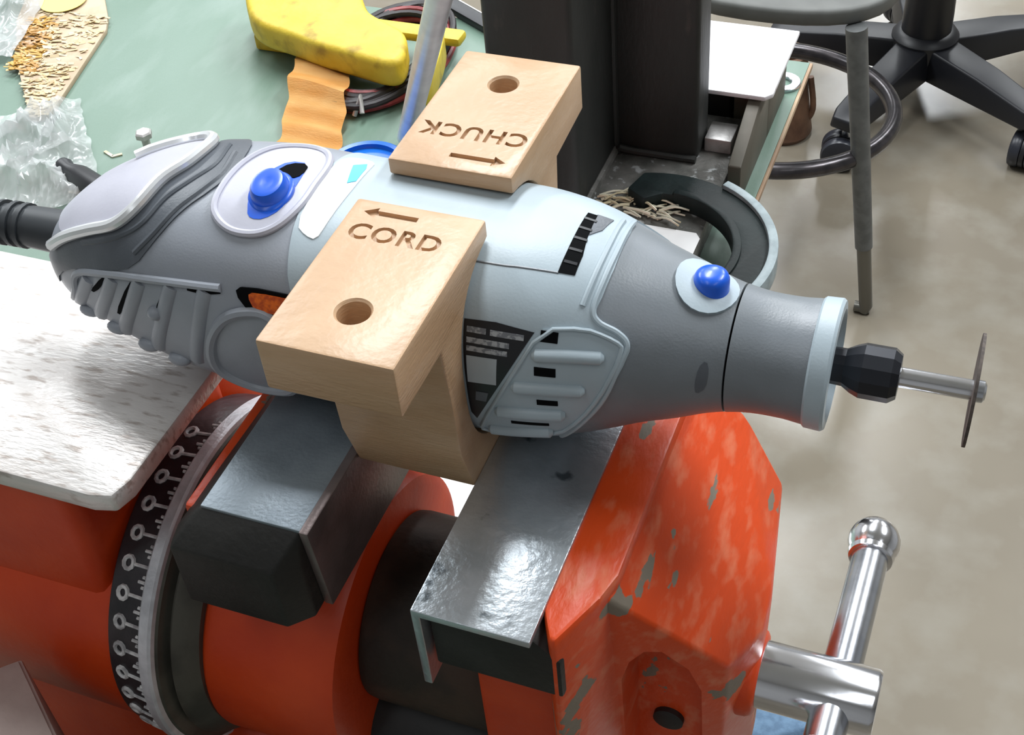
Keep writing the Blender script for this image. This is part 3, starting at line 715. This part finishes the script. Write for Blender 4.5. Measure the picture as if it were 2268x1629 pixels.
# cord winder, coil, strap
t = thing('cord_winder', 'dirty yellow plastic cord winder lying on a coil of cable', 'cord winder', (-415, 680, ZB))
yo = [(-505, 720), (-478, 676), (-462, 664), (-438, 659), (-415, 651), (-394, 647), (-379, 644), (-362, 640), (-353, 644), (-353, 654), (-362, 677), (-376, 685), (-393, 693), (-402, 700), (-424, 733)]
emit('grip_body', b_prism(chaikin(yo, 2), ZB + 12, ZB + 32, 'z', 5, 4, 40), 'yellow', t)
emit('cross_bar', b_box(-430, -335, 694, 708, ZB + 13, ZB + 20, 3), 'yellow', t)
emit('side_arm', b_prism(chaikin([(-352, 692), (-343, 692), (-334, 668), (-326, 628), (-336, 626), (-345, 658)], 2), ZB + 13, ZB + 30, 'z', 3, 3, 40), 'yellow', t)
emit('support_peg', b_box(-480, -455, 680, 700, ZB, ZB + 12, 2), 'yellow', t)
t = thing('cable_coil', 'coil of black and dull red cable under the yellow winder', 'cable', (-385, 690, ZB))
random.seed(3)
for k in range(15):
    rx = 27 + (k % 4) * 3.6 + random.uniform(-1.5, 1.5); ry = 50 + (k % 5) * 3.4 + random.uniform(-2, 2)
    z = ZB + 3.6 + (k // 8) * 4.4
    ox, oy = random.uniform(-3, 3), random.uniform(-3, 3)
    pts = [(-385 + ox + rx * math.cos(q), 688 + oy + ry * math.sin(q), z + 0.8 * math.sin(q * 2 + k)) for q in [j * 2 * math.pi / 40 for j in range(40)]]
    emit('cable_turn', b_tube(pts, 2.3 if k % 3 else 2.6, 8, closed=True), 'cable_red' if k % 4 == 3 or k == 5 else 'cable_black', t)
emit('coil_tie', b_tube([(-378, 622, ZB + 2), (-374, 627, ZB + 13.5), (-371, 620, ZB + 6)], 1.6, 8), 'light_steel', t)
bm = bmesh.new(); rows = []
for i in range(41):
    q = i / 40
    L_ = Vector((-402 - 37 * q, 556 + 112 * q, 0)); R_ = Vector((-362 - 32 * q, 562 + 93 * q, 0))
    wv = 1.3 * math.sin(i * 0.95) + 1.0 * math.sin(i * 0.43 + 1)
    zz = ZB + 4.0 + wv * (1 - 0.4 * q) + 9.5 * min(1, max(0, q - 0.4) / 0.3) ** 1.3 - 2.5 * max(0, q - 0.9) / 0.1
    ww = 1.2 * math.sin(i * 0.62)
    rows.append([bm.verts.new((L_.x + (R_.x - L_.x) * j / 6 + (ww if j in (0, 6) else 0), L_.y + (R_.y - L_.y) * j / 6 + 1.4 * math.sin(j * 0.52), zz + 0.4 * math.sin(j))) for j in range(7)])
for A, B in zip(rows[:-1], rows[1:]):
    for j in range(6): bm.faces.new((A[j], A[j + 1], B[j + 1], B[j]))
bmesh.ops.solidify(bm, geom=bm.faces[:], thickness=1.4)
emit('strap', bm, 'strap', base=(-420, 620, ZB), label='rippled orange strap tucked under the yellow winder', cat='strap')
t = thing('round_lid', 'blue round plastic lid behind the tool', 'lid', (-345, 570, ZB))
emit('disc', b_lathe((-345, 570, ZB), (0, 0, 1), [(0, 22), (4, 23), (4.2, 20)], 48), 'blue_lid', t)
emit('rim', b_lathe((-345, 570, ZB), (0, 0, 1), [(3.5, 20), (3.5, 24.5), (7, 24.5), (7.6, 23.5), (7, 21), (4.2, 20.6)], 48, closed=True), 'blue_lid', t)
t = thing('steel_ruler', 'black bar with a bright edge lying on the back edge of the bench', 'bar', (-360, 760, ZB))
tf = Matrix.Translation(Vector((-362, 757, ZB + 2.6))) @ Matrix.Rotation(math.radians(-30), 4, 'Z')
emit('bar', b_box(-80, 70, -5, 5, -2.5, 2.5, 0.4, tf=tf), 'black_plastic', t)
emit('bright_edge', b_box(-80, 70, 5.0, 6.2, -2.5, 2.7, 0.2, tf=tf), 'light_steel', t)
emit('red_rag', b_hull([(-378 + 9 * math.cos(k * 1.1) + 5 * math.sin(k * 3.1), 772 + 6 * math.sin(k * 1.7), ZB - 2 + 5 * abs(math.sin(k * 2.3))) for k in range(16)] + [(-372, 768, ZB + 7), (-380, 770, ZB + 8)], 1.0), 'red', base=(-375, 771, ZB), label='small red lump behind the black bar', cat='rag')

# flake board and clear packaging at the left
t = thing('flake_board', 'beige board covered with golden flakes beside clear plastic packaging', 'board', (-610, 630, ZB))
bo = [(-583, 566), (-578, 566), (-571, 572), (-595, 674), (-604, 690), (-625, 717), (-690, 720), (-668, 670), (-635, 624)]
emit('panel', b_prism(bo, ZB, ZB + 3.6, 'z', 0.5), 'board', t)
random.seed(21)
for gold, n, m_ in ((False, 380, 'flake'), (True, 300, 'flake_gold')):
    bm = bmesh.new(); c = 0
    while c < n:
        u, w = random.random(), random.random()
        if gold:
            q = random.random(); x = -652 + 47 * (1 - q) + random.uniform(-2, 17); y = 620 + 62 * q * 0.95 + random.uniform(-10, 8)
            x = -628 - 27 * q + random.uniform(-3, 17); y = 612 + 62 * q + random.uniform(-6, 6)
        else:
            y = random.uniform(569, 690); xr = -572 - 24 * (y - 572) / 102; xl = -583 - 52 * max(0, y - 566) / 58
            xl = max(xl, xr - 60)
            x = random.uniform(xl + 2, xr - 3)
        a = random.gauss(0.25, 0.35); ln = random.uniform(1.5, 4.2); wd = random.uniform(0.5, 1.3)
        tf = Matrix.Translation(Vector((x, y, ZB + 3.75 + random.uniform(0, 0.6 if not gold else 1.4)))) @ Matrix.Rotation(a, 4, 'Z') @ Matrix.Rotation(random.gauss(0, 0.22), 4, 'X') @ Matrix.Rotation(random.gauss(0, 0.15), 4, 'Y')
        b_box(-ln, ln, -wd, wd, -0.12, 0.12, tf=tf, bm=bm); c += 1
    emit('gold_flakes' if gold else 'pale_flakes', bm, m_, t, smooth=False, kind='stuff')
emit('sticker', b_lathe((-648, 700, ZB + 5.0), (0, 0, 1), [(0, 17), (0.3, 17)], 32), 'sticker', t)

def film(name, label, cx, cy, sx, sy, rot, zlo, amp, seed, outline=None):
    bm = bmesh.new(); n = 46; g = []
    ca, sa = math.cos(rot), math.sin(rot)
    for i in range(n + 1):
        row = []
        for j in range(n + 1):
            u = (i / n - 0.5) * sx; w = (j / n - 0.5) * sy
            x = cx + u * ca - w * sa; y = cy + u * sa + w * ca
            p = Vector((x * 0.036 + seed, y * 0.022, seed * 2.3))
            h = (1 - min(1, abs(noise.noise(p)) * 2.2)) ** 2 * 1.0 + (1 - min(1, abs(noise.noise(p * 1.9 + Vector((3, 1, 0)))) * 2.2)) ** 3 * 0.6 + 0.2 * abs(noise.noise(p * 4))
            e = min(i, j, n - i, n - j) / n
            row.append(bm.verts.new((x + 3 * noise.noise(p * 3), y + 3 * noise.noise(p * 3.3), zlo + amp * h * min(1, e * 6 + 0.12))))
        g.append(row)
    for i in range(n):
        for j in range(n): bm.faces.new((g[i][j], g[i + 1][j], g[i + 1][j + 1], g[i][j + 1]))
    bmesh.ops.solidify(bm, geom=bm.faces[:], thickness=0.25)
    return emit(name, bm, 'film', base=(cx, cy, ZB), label=label, cat='packaging', angle=60)
film('plastic_bag', 'crumpled clear plastic bag on the bench behind the power cord', -572, 512, 120, 118, math.radians(40), ZB + 2, 15, 1.7)
film('plastic_sleeve', 'clear plastic sleeve lying beside the golden flakes of the board', -700, 660, 96, 110, math.radians(20), ZB + 5.5, 9, 6.1)
emit('pointed_tool', b_lathe((-527, 521, ZB + 7.7), Vector((25, -10, 0)), [(0, 2.4), (3, 5.6), (6, 6.0), (10, 4.6), (22, 7.6), (60, 7.6)], 20), 'black_plastic', base=(-510, 514, ZB), label='black pointed tool end sticking out behind the rear cap', cat='tool')
t = thing('bolt', 'small shiny bolt standing on the green bench behind the rear cap', 'bolt', (-491, 560, ZB))
emit('shank', b_lathe((-491, 560, ZB), (0, 0, 1), [(0, 2.6), (8, 2.6)], 16), 'light_steel', t)
emit('head', b_lathe((-491, 560, ZB), (0, 0, 1), [(8, 5.4), (11, 5.4), (12, 4.4)], 6), 'light_steel', t, angle=20)
for x, y, a, ln, lb in ((-511, 547, -0.4, 4.5, 'longer pale splinter of a crossed pair on the green bench'), (-505, 547, 0.7, 3.2, 'shorter pale splinter of a crossed pair on the green bench'), (-509, 507, 0.2, 4, 'pale splinter lying by the plastic bag')):
    tf = Matrix.Translation(Vector((x, y, ZB + 0.6))) @ Matrix.Rotation(a, 4, 'Z')
    emit('wood_chip', b_box(-ln, ln, -1, 1, -0.6, 0.4, 0.2, tf=tf), 'shaving', base=(x, y, ZB), label=lb, cat='splinter', group='splinters on the bench')

# carton in front of the vise
c0 = Vector((-236, 151.0, 0)); e1 = Vector((28.1, -20.3, 0)).normalized(); e2 = Vector((-0.72, -0.69, 0)).normalized()
q = [c0, c0 + e1 * 70, c0 + e1 * 70 + e2 * 80, c0 + e2 * 80]
t = thing('carton', 'plain pinkish grey carton standing in front of the vise', 'carton', (-230, 110, ZB))
emit('box', b_prism([(p.x, p.y) for p in q], ZB, -323, 'z', 0.6), 'carton', t)
inn = [c0 + e1 * 1 + e2 * 1, c0 + e1 * 69 + e2 * 1, c0 + e1 * 69 + e2 * 79, c0 + e1 * 1 + e2 * 79]
emit('lid_flap', b_prism([(p.x, p.y) for p in inn], -323, -322, 'z', 0.2), 'carton', t)

# ------------------------------------------------------------------ floor furniture
FZ = -OZ
t = thing('stool', 'grey seated steel stool with a foot ring standing beyond the bench', 'stool', (-306, 1594, FZ))
seat = [(-460, 1488), (-152, 1488), (-152, 1700), (-460, 1700)]
emit('seat', b_prism(chaikin(seat, 3), FZ + 445, FZ + 468, 'z', 6, 3, 40), 'seat_grey', t)
for tx, ty, fx, fy in ((-191, 1506, -133, 1500), (-421, 1506, -479, 1500), (-440, 1690, -490, 1730)):
    top = Vector((tx, ty, FZ + 446)); bot = Vector((fx, fy, FZ + 12)); sx = 1 if fx > -306 else -1
    leg = emit('leg', b_tube([top, top.lerp(bot, 0.5), top.lerp(bot, 0.76)], [13.5, 12.5, 12], 20), 'tube_grey', t)
    emit('leg_ferrule', b_tube([top.lerp(bot, 0.755), bot, bot + Vector((-3 * sx, 0, -8))], [10, 9.5, 9], 16), 'tube_ferrule', leg)
    emit('leg_foot', b_tube(spline([bot + Vector((-16 * sx, 0, -3.5)), bot + Vector((0, 0, -3.5)), bot + Vector((6 * sx, 0, -3.0))], 4), 8, 12), 'tube_ferrule', leg)
rp = [(-306 + 166 * math.cos(a), 1594 + 150 * math.sin(a), FZ + 258) for a in [k * 2 * math.pi / 72 for k in range(72)]]
emit('foot_ring', b_tube(rp, 11.5, 14, closed=True), 'tube_dark', t, label='dark glossy foot ring')

t = thing('office_chair', 'black five-spoke office chair base on casters', 'chair', (-138, 2058, FZ))
HC = Vector((-150, 2068, FZ + 95))
emit('hub', b_lathe(HC, (0, 0, 1), [(-30, 40), (-26, 54), (28, 54), (36, 48), (40, 36)], 36), 'black_plastic', t)
emit('gas_column', b_lathe(HC, (0, 0, 1), [(28, 40), (70, 40), (200, 36), (202, 22), (330, 22)], 32), 'black_plastic', t)
emit('seat_base', b_prism(chaikin([(-340, 1870), (70, 1870), (70, 2280), (-340, 2280)], 2), FZ + 425, FZ + 480, 'z', 14, 3, 40), 'black_plastic', t)
for k in range(5):
    a = math.radians(178 + 72 * k)
    d = Vector((math.cos(a), math.sin(a), 0)); n = Vector((-d.y, d.x, 0))
    def cs(r, w, zt, zb): return [HC + d * r + n * (sg * w) + Vector((0, 0, z)) for sg, z in ((-1, zb), (1, zb), (0.8, zt), (-0.8, zt))]
    pts = cs(20, 36, 26, -30) + cs(238, 27, 8, -22) + cs(258, 20, 2, -18) + cs(140, 32, 20, -27)
    sp = emit('spoke', b_hull([tuple(p) for p in pts], 4, 3), 'black_plastic', t)
    c = HC + d * 236
    wc = Vector((c.x + d.x * 8 - n.x * 4, c.y + d.y * 8 - n.y * 4, FZ + 30))
    ax = (d + n * 0.5).normalized()
    cst_ = emit('caster', b_lathe((c.x, c.y, FZ + 40), (0, 0, 1), [(0, 8), (45, 8), (46, 6)], 16), 'chrome_worn', t)
    for sg in (-1, 1):
        o_ = wc + ax * (sg * 13)
        emit('wheel', b_lathe(o_ - ax * 10, ax, [(0, 20), (2, 28), (5, 30), (15, 30), (18, 28), (20, 20)], 32), 'caster', cst_)
    emit('hood', b_lathe(wc - ax * 4, ax, [(0, 26), (0.5, 29), (7.5, 29), (8, 26)], 28), 'black_plastic', cst_)

t = thing('brown_pot', 'brown tapered pot on the floor past the bench corner', 'pot', (-345, 1915, FZ))
emit('body', b_lathe((-345, 1915, FZ), (0, 0, 1), [(0, 44), (8, 48), (20, 46), (60, 40), (120, 32), (150, 33), (152, 28), (60, 28)], 40), 'brown', t)
emit('handle', b_tube(spline([(-312, 1915, FZ + 20), (-298, 1915, FZ + 50), (-306, 1915, FZ + 110)], 6), 5, 10), 'brown', t)

random.seed(8)
emit('blue_cloth', b_hull([(-118 + 52 * math.cos(k * 0.7) + random.uniform(-8, 8), 812 + 40 * math.sin(k * 0.7) + random.uniform(-8, 8), FZ + (0.5 if k % 2 else random.uniform(8, 26))) for k in range(26)], 3, 2), 'denim', base=(-118, 812, FZ), label='crumpled blue cloth on the floor below the vise screw', cat='cloth')
